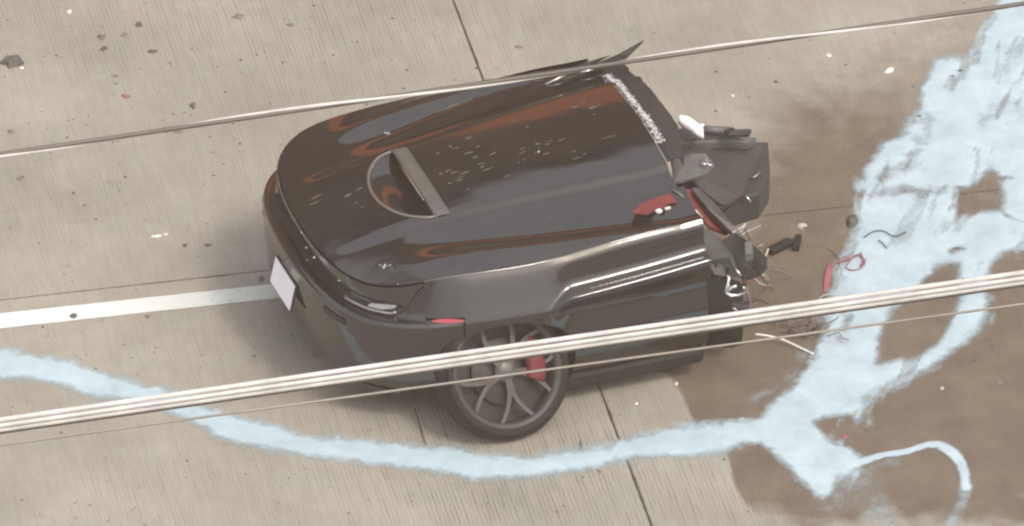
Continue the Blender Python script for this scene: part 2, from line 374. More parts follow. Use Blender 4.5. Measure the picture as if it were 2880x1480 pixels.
# a filled crack near the wheel and a short one at the powder's edge
for pts in ([(1165, 1150), (1176, 1180), (1186, 1220), (1203, 1268), (1216, 1300)], [(1664, 1298), (1676, 1312), (1688, 1332)], [(1632, 1242), (1636, 1270)]):
    q = [gp(*p) for p in pts]; mb = MB(); wv = .006
    l = [p + Vector((-wv*rng.uniform(.4, 1), 0, .003)) for p in q]; r = [p + Vector((wv*rng.uniform(.4, 1), 0, .003)) for p in q]
    mb.grid([l, r]); mb.build('crack_filler', M_JOINT, road)

# white lane line: follows the joint, wears out towards the car
s0 = to_road(*gp(0, 904)[:2]); s1 = to_road(*gp(765, 821)[:2])
lx = np.linspace(-12, s1[0]+.9, 150); slope = (s1[1]-s0[1])/(s1[0]-s0[0]); hw = .070
P = []
for sgn in (-1, 1):
    P.append([(x-s1[0], s1[1]+slope*(x-s1[0]) + sgn*hw + .004*noise.noise(Vector((x*9, sgn, 0))), .003) for x in lx])
mb = MB(); mb.grid(P)
stripe = mb.build('lane_line', M_STRIPE); stripe.location = RO + ru*s1[0]; stripe.rotation_euler = (0, 0, RTH)
tag(stripe, 'white painted lane line running left from the wrecked car', 'lane line', kind='structure')

# ------------------------------------------------------------------ pale powder spread on the road
MASS = [(0, 995), (100, 1003), (200, 1026), (300, 1062), (400, 1090), (500, 1118), (600, 1158), (680, 1185), (760, 1205), (850, 1230), (1000, 1247), (1120, 1258), (1200, 1262), (1300, 1272), (1340, 1285), (1400, 1293),
        (1500, 1290), (1600, 1276), (1700, 1262), (1760, 1242), (1850, 1226), (1950, 1208), (2050, 1196), (2120, 1190), (2160, 1165), (2190, 1135), (2215, 1105), (2255, 1085), (2275, 1050), (2300, 1010), (2318, 970), (2330, 930),
        (2338, 880), (2350, 840), (2360, 790), (2370, 740), (2395, 710), (2410, 670), (2425, 640), (2415, 590), (2405, 560), (2412, 530), (2430, 500), (2465, 450), (2500, 410), (2540, 370), (2575, 335), (2597, 290), (2612, 230), (2632, 180), (2680, 168),
        (2735, 185), (2765, 120), (2785, 70), (2805, 30), (2840, -20), (3000, -80), (3000, 660), (2880, 690), (2820, 705), (2790, 735), (2770, 780), (2764, 830), (2768, 880), (2745, 920), (2715, 955), (2660, 995), (2600, 1035),
        (2540, 1060), (2480, 1085), (2440, 1108), (2420, 1145), (2395, 1165), (2330, 1178), (2282, 1190), (2310, 1222), (2345, 1250), (2385, 1268), (2412, 1290), (2405, 1325), (2370, 1342), (2345, 1352), (2332, 1378), (2316, 1402), (2298, 1392), (2280, 1368), (2250, 1340),
        (2210, 1300), (2170, 1262), (2140, 1240), (2090, 1244), (2040, 1264), (1950, 1276), (1850, 1278), (1780, 1282), (1710, 1300), (1640, 1318), (1500, 1333), (1400, 1342), (1330, 1346), (1290, 1334), (1200, 1318), (1100, 1304), (1000, 1296), (900, 1284), (800, 1264), (720, 1250), (660, 1236), (620, 1220),
        (560, 1190), (480, 1156), (400, 1130), (320, 1118), (240, 1106), (180, 1082), (120, 1062), (60, 1056), (-60, 1062), (-200, 1070), (-200, 985), (-60, 990)]
HOLES = [[(2692, 532), (2730, 512), (2760, 500), (2790, 470), (2815, 490), (2828, 540), (2822, 600), (2760, 606), (2684, 616), (2682, 570)],
         [(2628, 745), (2680, 738), (2712, 742), (2704, 790), (2712, 830), (2690, 880), (2665, 940), (2640, 980), (2590, 1008), (2520, 1020), (2465, 1034), (2452, 1024), (2462, 970), (2466, 920), (2490, 880), (2540, 850), (2580, 810)],
         [(2292, 1188), (2330, 1176), (2390, 1168), (2410, 1190), (2400, 1230), (2380, 1258), (2340, 1240), (2310, 1215)]]
THIN = [([(2400, 548), (2470, 545), (2530, 540), (2580, 535), (2650, 530)], 16, .75), ([(2610, 330), (2585, 400), (2560, 470), (2540, 520)], 34, .5), ([(2480, 500), (2510, 480), (2540, 470)], 30, .55),
        ([(2510, 770), (2545, 760)], 18, .45), ([(2390, 850), (2370, 930), (2380, 985)], 24, .5), ([(2720, 400), (2800, 300), (2850, 290)], 26, .45), ([(2830, 610), (2900, 630)], 12, .6), ([(2680, 712), (2710, 700)], 16, .8), ([(2820, 508), (2890, 500)], 8, .6), ([(2700, 200), (2660, 250)], 20, .5)]
TAIL = spline([(2395, 1312), (2440, 1298), (2500, 1282), (2560, 1270), (2620, 1256), (2660, 1262), (2692, 1290), (2708, 1325), (2712, 1372)], 40)
FAINT = [([(2712, 1372), (2706, 1420), (2680, 1480), (2650, 1560)], 26, .34), ([(2330, 1400), (2400, 1380), (2460, 1400), (2490, 1460), (2500, 1540)], 70, .30), ([(2380, 1345), (2440, 1330), (2520, 1300)], 30, .3), ([(600, 1225), (760, 1268), (900, 1290)], 26, .3), ([(2290, 830), (2300, 900), (2250, 1000)], 30, .22), ([(2120, 1130), (2230, 1060), (2280, 980)], 26, .25), ([(2440, 1190), (2430, 1130), (2520, 1080), (2640, 1030)], 24, .3), ([(2720, 880), (2790, 840)], 20, .3), ([(640, 1080), (760, 1160)], 30, .12), ([(1000, 1240), (1400, 1270)], 16, .25), ([(1500, 1330), (1700, 1310), (2000, 1260)], 24, .28)]
st = .014
x0, x1 = gp(-120, 1000).x, gp(2990, 0).x; y0, y1 = gp(1440, 1560).y, gp(1440, -60).y
gx, gy = np.meshgrid(np.arange(x0, x1, st), np.arange(y0, y1, st), indexing='ij')
px, py = to_px(np.stack([gx, gy, np.zeros_like(gx)], -1))
wob = fbm(gx, gy, 3.2, 4.4); wob2 = fbm(gx, gy, 11., 2.2)
qx, qy = px + wob*9 + wob2*4, py + wob*5 + wob2*4
sm_ = sdf(qx, qy, MASS) + wob2*10 + fbm(gx, gy, 30., 7.)*6; d = .82*ss(-26, 24, sm_) + .18*ss(-80, 10, sm_)
for h in HOLES: d *= 1 - (.8*ss(-20, 20, sdf(qx, qy, h) + wob2*6) + .2*ss(0, 50, sdf(qx, qy, h)))*.97
for pl, r, a in THIN: d *= 1 - a*np.exp(-(pdist(qx, qy, pl, False)/r)**2)*(.75+.5*wob2)
an_ = math.atan2(1000/math.sin(ELEV), -420); fu = (px*math.cos(an_) + py/math.sin(ELEV)*math.sin(an_))/PXM; fv = (-px*math.sin(an_) + py/math.sin(ELEV)*math.cos(an_))/PXM
stk = fbm(fu*1.3, fv*9, 1.0, 6.0) + .5*fbm(fu*5, fv*26, 1.0, 2.0)
d *= np.clip(1 - .45*ss(.15, .6, stk)*ss(2280, 2420, px)*ss(1150, 1050, py), 0, 1)
d *= np.clip(1 - .25*ss(.25, .6, fbm(gx, gy, 7., 8.)), 0, 1)
d += .35*ss(.1, .6, stk)*ss(-70, -5, sm_)*ss(5, -15, sm_)*ss(2280, 2380, px)
tr = pdist(qx, qy, [tuple(p) for p in TAIL], False); tw = np.interp(px, [2400, 2480, 2560, 2640, 2720], [22, 13, 13, 20, 24]); d = np.maximum(d, ss(tw, tw*.15, tr + wob2*5)*.85)
for pl, r, a in FAINT: d = np.maximum(d, a*np.exp(-(pdist(qx, qy, pl, False)/r)**2)*(.9+.5*wob2))
d = np.clip(d, 0, 1)
keep = d > .03
cell = keep[:-1, :-1] | keep[1:, :-1] | keep[:-1, 1:] | keep[1:, 1:]
used = np.zeros_like(keep); used[:-1, :-1] |= cell; used[1:, :-1] |= cell; used[:-1, 1:] |= cell; used[1:, 1:] |= cell
ids = -np.ones(d.shape, int); ids[used] = np.arange(used.sum())
V = np.stack([gx, gy, .0045 + .004*d*d*(1+.4*wob2)], -1)[used]
I, Jx = np.nonzero(cell)
Fq = np.stack([ids[I, Jx], ids[I+1, Jx], ids[I+1, Jx+1], ids[I, Jx+1]], -1)
powder = new_obj('absorbent_powder', V, Fq, M_POWDER)
at = powder.data.attributes.new('cover', 'FLOAT', 'POINT'); at.data.foreach_set('value', d[used].astype(np.float32))
tag(powder, 'pale blue white powder trail spread over the road around the wreck', 'powder', kind='stuff')

# ------------------------------------------------------------------ the severed front half of the car
CTH = R(20.0); CORG = Vector((-1.2, -.9, 0))
car = empty('wrecked_car', CORG, CTH)
tag(car, 'black car torn in half, front end with hood scoop lying on the road', 'car wreck')
def cp(x, yn, z): return (x, -yn, z)                     # yn: towards the camera side
def car_px(px, py, z):
    """car coordinates (x back, yn near side, z) of a spot in the photograph at height z"""
    w = gp(px, py, z) - CORG; c, s = math.cos(CTH), math.sin(CTH)
    return (w.x*c + w.y*s, w.x*s - w.y*c, z)
# plan outline, centre front -> rear
UC = spline([(0, 0), (.006, .2), (.03, .42), (.085, .62), (.19, .78), (.36, .89), (.6, .95), (.9, .985), (1.25, 1.0), (1.65, 1.0), (2.02, .985)], 400)
seg = np.r_[0, np.cumsum(np.hypot(*np.diff(UC, axis=0).T))]; seg /= seg[-1]
TN = np.gradient(UC, axis=0); TN /= np.linalg.norm(TN, axis=1)[:, None]
NR = np.stack([-TN[:, 1], TN[:, 0]], -1)                 # outward normal
def U(a):
    a = np.abs(a)
    return np.stack([np.interp(a, seg, UC[:, 0]), np.interp(a, seg, UC[:, 1])], -1), np.stack([np.interp(a, seg, NR[:, 0]), np.interp(a, seg, NR[:, 1])], -1)
def a_at_x(x): return float(np.interp(x, UC[:, 0], seg))
def Wx(x): return np.interp(x, UC[:, 0], UC[:, 1])
HCX = [0, .05, .08, .11, .16, .28, .5, .8, 1.2, 1.6, 2.1]; HCZ = [.735, .755, .772, .79, .81, .835, .868, .905, .95, .985, 1.02]
hcs = spline(list(zip(HCX, HCZ)), 300)
def hood_z(x, y):
    x = np.asarray(x, float); y = np.abs(np.asarray(y, float))
    z = np.interp(x, hcs[:, 0], hcs[:, 1])
    w = np.maximum(Wx(x), .25)
    z = z - (.008 + .102*ss(.45, 1.3, x))*np.clip(y/w, 0, 1.1)**2.4
    bw = .33 + .10*ss(.5, 2.0, x)
    z = z + .028*ss(.15, .6, x)*(1-ss(bw-.03, bw+.06, y))                       # power bulge
    yc = .63 + .30*np.clip((x-.4)/1.5, 0, 1); k = ss(.42, .85, x)                  # fender crest, sweeping outwards to the rear
    z = z + k*(.022*np.exp(-((y-yc)/.085)**2) - .014*np.exp(-((y-yc+.15)/.09)**2))
    return z
SCX, SCW = .74, .335                                                            # scoop mouth position, half width
def scoop_d(x, y):                                                              # depth of the recess in front of the mouth
    y = np.abs(y); fx = SCX - .235*np.sqrt(np.clip(1-(y/SCW)**2, 0, 1))
    ins = (y < SCW) & (x > fx) & (x < SCX+.01)
    e = np.minimum(np.clip(x-fx, 0, None), np.clip(SCW-y, 0, None))
    return np.where(ins, .012*ss(0, .015, e) + .045*ss(0, .2, x-fx), 0)
NROW = 9
F_Z = [.17, .245, .40, .57, .640, .652, .69, .742]; F_O = [-.15, -.055, -.028, -.022, -.03, -.098, -.112, -.098, -.098]
S_Z = [.15, .25, .43, .59]; S_O = [-.10, -.025, 0, .006, .004, -.008, -.034, -.088, -.122]
def rows(a):
    """control rows (9,3) of the body side at outline parameter a>=0"""
    p, n = U(a); x = p[0]; B = float(ss(.22, .72, x)); sc = float(ss(1.10, 1.28, x))
    z4 = .635 + .065*float(ss(1.1, 1.26, x)) + .05*float(np.clip((x-1.26)/.74, 0, 1))
    off = [F_O[i]*(1-B) + S_O[i]*B for i in range(9)]
    scl = [0, 0, -.02, -.055, .012, -.05, -.05, -.006, 0]
    off = [o + sc*q for o, q in zip(off, scl)]
    q8 = p + n*off[8]; z8 = float(hood_z(q8[0], q8[1]))
    sz = S_Z + [z4, z4+.03, z4+.08, .32*(z4+.08)+.68*z8]
    z = [F_Z[i]*(1-B) + sz[i]*B for i in range(8)] + [z8]
    return np.array([(p[0]+n[0]*off[i], p[1]+n[1]*off[i], z[i]) for i in range(9)])
def surf(a, r):
    C = rows(abs(a)); i = min(int(r), 7); f = r-i
    p0, p1, p2, p3 = C[max(i-1, 0)], C[i], C[i+1], C[min(i+2, 8)]
    if i == 7: p3 = 2*p2-p1
    q = .5*((2*p1)+(-p0+p2)*f+(2*p0-5*p1+4*p2-p3)*f*f+(-p0+3*p1-3*p2+p3)*f**3)
    return q if a >= 0 else np.array((q[0], -q[1], q[2]))
AX, AZ, AR, AV = .90, .345, .372, .262                   # wheel arch: flattened above the hub, the wing sags over the wheel
def panel(name, parent, grids, m, arch=True, side=1, inset=0.0, solid=.006, smooth=True):
    mb = MB()
    for P in grids:
        P = np.array(P, float); 
        mb.grid(np.stack([P[..., 0], -side*P[..., 1], P[..., 2]], -1))
    v = np.array(mb.v); f = mb.f
    if side < 0: pass
    if arch:
        fz = np.where(v[:, 2] > AZ, AR/AV, 1.0); r = np.hypot(v[:, 0]-AX, (v[:, 2]-AZ)*fz)
        lat = np.abs(v[:, 1]) > .55
        ok = []
        for q in f:
            c = v[list(q)].mean(0)
            if abs(c[1]) > .55 and (math.hypot(c[0]-AX, (c[2]-AZ)*(AR/AV if c[2] > AZ else 1)) < AR): continue
            ok.append(q)
        f = ok; inn = lat & (r < AR+.004) & (r > 1e-6)
        v[inn, 0] = AX + (v[inn, 0]-AX)/r[inn]*AR; v[inn, 2] = AZ + (v[inn, 2]-AZ)/r[inn]*AR
        us = sorted({i for q in f for i in q}); mp = {o: n for n, o in enumerate(us)}
        v = v[us]; f = [tuple(mp[i] for i in q) for q in f]
    o = new_obj(name, v, f, m, parent, smooth)
    bm = bmesh.new(); bm.from_mesh(o.data); bmesh.ops.remove_doubles(bm, verts=bm.verts, dist=1e-5)
    cen = Vector((1.0, 0, .45))
    bmesh.ops.recalc_face_normals(bm, faces=bm.faces)
    s = sum(fc.normal.dot(fc.calc_center_median()-cen)*fc.calc_area() for fc in bm.faces)
    if s < 0: bmesh.ops.reverse_faces(bm, faces=bm.faces)
    bm.to_mesh(o.data); bm.free()
    if smooth: o.data.polygons.foreach_set('use_smooth', [True]*len(o.data.polygons))
    if solid: mod_solid(o, solid).modifiers[0].use_rim = False
    return o
def sgrid(a0, a1, r0, r1, na, nr): return [[surf(a, r) for r in np.linspace(r0, r1, nr)] for a in np.linspace(a0, a1, na)]

aB = a_at_x(.66); aG = a_at_x(.045); aH1 = a_at_x(.462); aF = a_at_x(.468)
# dark inner structure seen through the gaps
inner = MB()
ia = np.linspace(-1, 1, 160)
G = []
for a in ia:
    col = []
    for r in np.linspace(0, 8, 33):
        p = surf(a, r); (_, n) = U(a); sg = 1 if a >= 0 else -1
        col.append((p[0]-n[0]*.03, p[1]-sg*n[1]*.03, p[2]-(.02 if r > 7 else 0)))
    G.append(col)
panel('unibody', car, [G], M_BLACK, solid=.004)
# bumper
def bump_top(a):
    x = float(U(a)[0][0]); return 4.85 + 2.7*float(ss(.27, .462, x))*(1-float(ss(.466, .472, x)))
bump = panel('front_bumper', car, [[[surf(a, r) for r in np.linspace(0, bump_top(abs(a)), 44)] for a in np.sort(np.r_[np.linspace(-aB, aB, 190), [sg*a_at_x(q) for sg in (-1, 1) for q in (.462, .466, .469, .472)]])]], M_PAINT)
# upper fascia between grille and hood edge
fas = panel('upper_fascia', car, [sgrid(-a_at_x(.075), a_at_x(.075), 6.75, 7.93, 70, 12)], M_PAINT, arch=False)
# grille recess with bars
gr = panel('grille', car, [[[surf(a, r) + np.array((.05*math.sin(math.pi*(r-4.8)/2), 0, 0)) for r in np.linspace(4.8, 6.8, 10)] for a in np.linspace(-a_at_x(.052), a_at_x(.052), 50)]], M_BLACK, arch=False)
for zf in (5.35, 5.8, 6.25):
    mb = MB(); mb.tube([cp(*(surf(a, zf)+np.array((.02, 0, 0)))) for a in np.linspace(-a_at_x(.05), a_at_x(.05), 30)], .006, 6); mb.build('grille_bar', M_GLOSSBLK, gr, True)
for sgn in (1, -1):
    aL0, aL1 = a_at_x(.058), aH1
    # headlight: smoked lens, curved light strip and a bright reflector
    hl = panel('headlight', car, [[[surf(sgn*a, r) for r in np.linspace(min(bump_top(a)+.12, 7.8), 7.86, 16)] for a in np.linspace(aL0, aL1, 50)]], M_LENS, arch=False, solid=.01)
    mb = MB(); mb.tube([cp(*(surf(sgn*a, bump_top(a)+.35) + np.array((-.006, 0, .006)))) for a in np.linspace(aL0+.01, aL1-.06, 40)], .009, 6); mb.build('light_strip', M_SILVER, hl, True)
    q = [surf(sgn*a, r)*np.array((1, 1.0, 1)) + np.array((-.004, sgn*.006, .004)) for a, r in ((a_at_x(.15), 5.7), (a_at_x(.22), 5.75), (a_at_x(.29), 6.1), (a_at_x(.31), 6.5), (a_at_x(.23), 6.35), (a_at_x(.16), 6.1))]
    MB().plate([cp(*p) for p in q], (0, 0, .006)).build('reflector', M_LED, hl)
    # red side marker lamp
    q = [[surf(sgn*a, r) + np.array((0, sgn*.006, 0)) for r in np.linspace(rr[0], rr[1], 4)] for a, rr in zip(np.linspace(a_at_x(.50), a_at_x(.665), 10), [(4.85, 5.0), (4.78, 5.12), (4.75, 5.2), (4.72, 5.25), (4.7, 5.25), (4.7, 5.25), (4.7, 5.2), (4.72, 5.15), (4.75, 5.1), (4.8, 5.0)])]
    panel('side_marker_lamp', car, [q], M_MARKER, arch=False, solid=.008)

# hood and fenders
def y_h(t): return .775 - .18*t**.8                         # hood half width, front -> rear
front8 = np.array([rows(a)[8] for a in np.linspace(0, 1, 300)])
def x_front(y): return np.interp(np.abs(y), front8[:, 1], front8[:, 0])
XR = 2.0
def hood_pt(t, e, gap=.0015):
    y = e*(y_h(t)-gap); xf = x_front(y)+.008
    x = xf + (XR - .02*abs(e) - xf)*t
    return np.array((x, y, float(hood_z(x, y)) - float(scoop_d(x, y))))
hood = panel('hood', car, [[[hood_pt(t, e) for e in np.linspace(-1, 1, 201)] for t in np.linspace(0, 1, 241)]], M_PAINT, arch=False, solid=.008)
for sgn in (1, -1):
    a0 = float(np.interp(.7745, front8[:, 1], np.linspace(0, 1, 300))); AA = np.linspace(a0, 1, 170); AA = np.sort(np.append(AA, aF)); kF = int(np.argmin(abs(AA-aF)))
    g1 = [[surf(sgn*a, r) for r in np.linspace(5.25, 8, 34)] for a in AA[kF:]]
    g2 = [[surf(sgn*a, r) for r in np.linspace(0, 5.25, 50)] for a in np.linspace(aB+.004, 1, 120)]
    top = []
    for a in AA:
        p = rows(a)[8]; tt = np.linspace(0, 1, 60); xs = [x_front(y_h(t)) + .008 + (XR-.02-x_front(y_h(t))-.008)*t for t in tt]
        t = float(np.interp(p[0], xs, tt)); yi = min(y_h(t), p[1])
        ln = []
        for f in np.linspace(0, 1, 26):
            y = p[1] + (yi-p[1])*f; ln.append(np.array((p[0], sgn*y, float(hood_z(p[0], y)))))
        top.append(ln)
    fe = panel('fender', car, [g1, g2, top], M_PAINT)
    if sgn < 0:                                             # the far wing is crumpled and pushed in towards its torn end
        for v in fe.data.vertices:
            k = float(ss(1.05, 2.0, v.co.x)); q = v.co
            n1 = noise.noise(Vector((q.x*7, q.y*11, q.z*5))); n2 = noise.noise(Vector((q.x*17+4, q.y*13, q.z*9)))
            side = float(ss(.55, .95, abs(q.y)))
            v.co.y -= k*side*(.10 + .03*n1); v.co.z += k*side*(-.01 + .03*n1 + .016*n2)
    # rolled arch lip and liner
    mb = MB(); arc = np.linspace(R(-25), R(205), 60); G = []
    for k in range(4):
        ln = []
        for t in arc:
            x = AX + AR*math.cos(t)*(1-.01*k); z = AZ + (AV if math.sin(t) > 0 else AR)*math.sin(t)*(1-.01*k)
            yo = float(Wx(x)) - .012 - .17*k
            ln.append(cp(x, sgn*yo, z))
        G.append(ln)
    mb.grid(G); mb.build('wheel_arch_liner', M_BLACK, car, True)

# scoop: trim bead round the recess, dark mouth and raised lip
def hz(x, y): return float(hood_z(x, y))
mb = MB(); pts = []
for t in np.linspace(-1, 1, 70):
    y = SCW*math.sin(t*math.pi/2); x = SCX - .235*math.cos(t*math.pi/2); pts.append(cp(x, y, hz(x, y)+.001))
mb.tube(pts, .0085, 8); mb.build('scoop_trim', M_LIP2, hood, True)
G = []
for k, (dx, dz) in enumerate([(.03, -.03), (.0, -.004), (-.02, .010), (-.012, .015), (.02, .016), (.05, .009), (.068, .001), (.072, -.01)]):
    G.append([cp(SCX + dx + .03*(1-(y/SCW)**2)*0, y, hz(SCX+max(dx, 0), y) + dz*(1-.35*(abs(y)/SCW)**4)) for y in np.linspace(-SCW*1.03, SCW*1.03, 40)])
mb = MB(); mb.grid(G); lip = mb.build('scoop_lip', M_LIP, hood, True)
mb = MB()
G = [[cp(SCX-.004, y, hz(SCX, y)+dz) for y in np.linspace(-SCW*.95, SCW*.95, 30)] for dz in (-.06, .006)]
mb.grid(G); mb.build('scoop_mouth', M_BLACK, hood)
mb = MB(); mb.tube([cp(SCX-.028, y, hz(SCX, y)+.016) for y in np.linspace(-.16, .20, 20)], [.002+.005*math.sin(math.pi*k/19) for k in range(20)], 6); mb.build('scoop_edge', M_CHROME, hood, True)

# lower lip, fog vent, plate
mb = MB(); mb.tube([cp(*(surf(a, .25)+np.array((-.012, 0, -.015)))) for a in np.linspace(-a_at_x(.35), a_at_x(.35), 60)], .016, 6); mb.build('chin_spoiler', M_GLOSSBLK, bump, True)
for sgn in (1, -1):
    vent = panel('bumper_vent', bump, [[[surf(sgn*a, r) + np.array((-.004, sgn*.004, 0)) for r in np.linspace(2.95, 3.3, 6)] for a in np.linspace(a_at_x(.04), a_at_x(.10), 16)]], M_BLACK, arch=False, solid=.006)
plc = Vector((.0, 0, .455)); pm = Matrix.Rotation(R(12), 3, 'Y')
def pl(y, z, x=0): return Vector(plc) + pm @ Vector((x, y, z))
plate = MB().plate([pl(-.16, -.08), pl(.16, -.08), pl(.16, .08), pl(-.16, .08)], (-.012, 0, 0)).build('plate_frame', M_PLATEF, bump)
MB().plate([pl(-.152, -.074, -.004), pl(.152, -.074, -.004), pl(.152, .074, -.004), pl(-.152, .074, -.004)], (-.003, 0, 0)).build('license_plate', M_PLATE, bump)

# wheels
def make_wheel():
    w = empty('wheel'); w.parent = car
    RT, RR, HWD = .362, .303, .125
    def lathe(prof, n=72):
        return [[(r*math.cos(2*math.pi*k/n), y, r*math.sin(2*math.pi*k/n)) for k in range(n)] for r, y in prof]
    # local y: outboard is -y (camera side)
    MB().grid(lathe([(RR+.002, .10), (RR+.03, .122), (RT-.025, .12), (RT-.004, .095), (RT, .05), (RT, -.05), (RT-.004, -.095), (RT-.025, -.12), (RR+.04, -.126), (RR+.012, -.118), (RR-.002, -.108)]), True).build('tyre', M_RUBBER, w, True)
    MB().grid(lathe([(RR+.006, -.110), (RR+.008, -.118), (RR-.006, -.121), (RR-.022, -.110), (RR-.03, -.09), (RR-.034, .0), (RR-.03, .1)]), True).build('rim', M_RIM, w, True)
    MB().grid(lathe([(.0, .03), (RR-.034, .03)]), True).build('shade_backing_disc', M_BLACK, w, True)  # flat dark disc added behind the spokes for the shade inside the wheel
    MB().grid(lathe([(.0, -.02), (.175, -.02), (.178, -.015), (.178, .005)]), True).build('brake_disc', M_DISC, w, True)
    for k in range(5):
        t = R(90 + 72*k + 180)
        for s2 in (-1, 1):
            lf = []; rt = []
            for f in np.linspace(0, 1, 9):
                r = .04 + (RR-.026-.04)*f; an = t + s2*(.06 + .40*max(0, f-.3)); hwd = .015 - .005*f
                y = -.098 + .004*f - .03*f*(1-f)*-1; c_, s_ = math.cos(an), math.sin(an)
                lf.append((r*c_ - hwd*s_, y, r*s_ + hwd*c_)); rt.append((r*c_ + hwd*s_, y, r*s_ - hwd*c_))
            o = MB().grid([lf, rt]).build('spoke', M_SPOKE, w); mod_solid(o, .022, 1.0 if s2 else 1.0)
    MB().grid(lathe([(0, -.108), (.03, -.107), (.042, -.098), (.06, -.085), (.062, -.05)], 32), True).build('hub_cap', M_STEEL, w, True)
    G = []
    for r in (.15, .165, .185, .19):
        G.append([(r*math.cos(a), -.055 - (.014 if .155 < r < .189 else 0), r*math.sin(a)) for a in np.linspace(R(-30), R(40), 14)])
    o = MB().grid(G).build('brake_caliper', M_CALIPER, w, True); mod_solid(o, .05)
    return w
w1 = make_wheel(); w1.location = cp(AX-.03, .965, .312); w1.rotation_euler = (R(-29), 0, R(8)); w1.scale = (1, .62, 1)
w1['label'] = 'camera-side wheel leaning out at the bottom'
def copy_tree(o, parent):
    c = o.copy(); COL.objects.link(c); c.parent = parent
    for ch in list(o.children): copy_tree(ch, c)
    return c
w2 = copy_tree(w1, car); w2.location = cp(AX, -.86, .362); w2.rotation_euler = (0, 0, R(180)); w2.scale = (1, 1, 1); 
if 'label' in w2: del w2['label']

# --- the torn rear end
def C(px, py, z): return Vector(cp(*car_px(px, py, z)))
# bulkhead behind the engine bay
bh = [cp(1.93, y, z) for y, z in ((-.86, .2), (.86, .2), (.88, .55), (.84, .84), (.5, .93), (0, .97), (-.5, .93), (-.84, .84), (-.88, .55))]
MB().plate(bh, (.02, 0, 0)).build('bulkhead', M_STEEL, car)
# cowl strip and torn windscreen edge behind the hood
G = []
for f in np.linspace(0, 1, 40):
    y = -.70 + f*1.10; jag = .010*noise.noise(Vector((f*17, 2, 0))) + .012*noise.noise(Vector((f*41, 5, 0)))
    xx = XR + .012 - .02*abs(y)/.6; zz = hz(XR-.01, y); wd = .145 - .06*float(ss(.75, 1, f)) + jag
    G.append([cp(xx, y, zz-.014), cp(xx+.02, y, zz-.002), cp(xx+.055, y, zz+.004), cp(xx+.06, y, zz-.006), cp(xx+wd, y, zz-.004), cp(xx+wd, y, zz-.05)])
o = MB().grid(G).build('cowl', M_COWL, car); mod_solid(o, .006)
# far fender torn strip sticking up
q = [C(1560, 215, 1.0), C(1690, 172, 1.02), C(1740, 152, 1.06), C(1812, 112, 1.12), C(1806, 122, 1.10), C(1768, 160, 1.04), C(1745, 180, 1.0), C(1660, 196, .98)]
MB().plate(q, (0, -.008, .008)).build('torn_fender_strip', M_GREY, car)
q = [C(1640, 178, 1.0), C(1700, 160, 1.03), C(1716, 156, 1.04), C(1690, 170, 1.01), C(1650, 186, .99)]
MB().plate(q, (0, -.006, .006)).build('torn_shard', M_BLACK, car)
# torn sheet metal shreds along the far wing
for (a, b, r) in (((1535, 238, .96), (1605, 206, .985), .006), ((1225, 318, .93), (1330, 280, .95), .004), ((1420, 236, .95), (1520, 215, .965), .005), ((1630, 205, .99), (1670, 197, 1.0), .006)):
    p, q2 = C(*a), C(*b); mb = MB(); mb.tube([p, (p+q2)/2+Vector((0, 0, .004)), q2], [r, r*1.1, r*.4], 6); mb.build('bent_trim', M_CHROME if r > .005 else M_STEEL, car, True)

# dashboard block, steering shroud and interior remains behind the cowl
def slab_px(name, pts, th, m, bev=.006):
    o = MB().plate([C(*p) for p in pts], (0, 0, th)).build(name, m, car); mod_bevel(o, bev); return o
slab_px('dash_panel', [(1885, 385, .80), (1950, 402, .78), (2045, 402, .72), (2105, 400, .68), (2160, 397, .66), (2166, 470, .62), (2163, 500, .61), (2135, 545, .58), (2085, 560, .58), (2040, 580, .58), (2002, 555, .62), (1960, 520, .68), (1905, 470, .76)], .16, M_GREY, .012)
slab_px('dash_panel', [(1890, 372, .84), (1925, 352, .86), (2050, 378, .80), (2130, 384, .74), (2105, 400, .74), (2040, 398, .77), (1950, 402, .80), (1893, 400, .82)], .05, M_GREYL, .01)
slab_px('torn_panel', [(1888, 448, .90), (1945, 432, .89), (1985, 430, .88), (2010, 462, .85), (1985, 486, .85), (1925, 505, .87), (1893, 512, .90)], .02, M_GREYL)
slab_px('torn_panel', [(2040, 395, .70), (2090, 398, .69), (2092, 418, .69), (2042, 420, .70)], .02, M_GREYL, .004)
mb = MB(); mb.tube([C(1978, 436, .90), C(1986, 448, .90), C(1990, 462, .89), C(2004, 468, .88)], .005, 6); mb.build('bent_bracket', M_CHROME, car, True)
mb = MB(); mb.tube([C(1970, 452, .90), C(1978, 462, .89), C(1988, 462, .89)], .006, 6); mb.build('bent_bracket', M_CHROME, car, True)
mb = MB(); mb.tube([C(2108, 502, .62), C(2122, 498, .63), C(2138, 484, .64)], .005, 6); mb.build('bent_bracket', M_SILVER, car, True)
mb = MB(); mb.tube([C(2096, 548, .60), C(2102, 556, .60), C(2112, 570, .57)], .006, 6); mb.build('bent_bracket', M_CHROME, car, True)
mb = MB(); mb.tube([C(2092, 556, .58), C(2060, 572, .57), C(2030, 588, .58), C(2010, 580, .6)], .012, 6); mb.build('bent_bracket', M_BLACK, car, True)
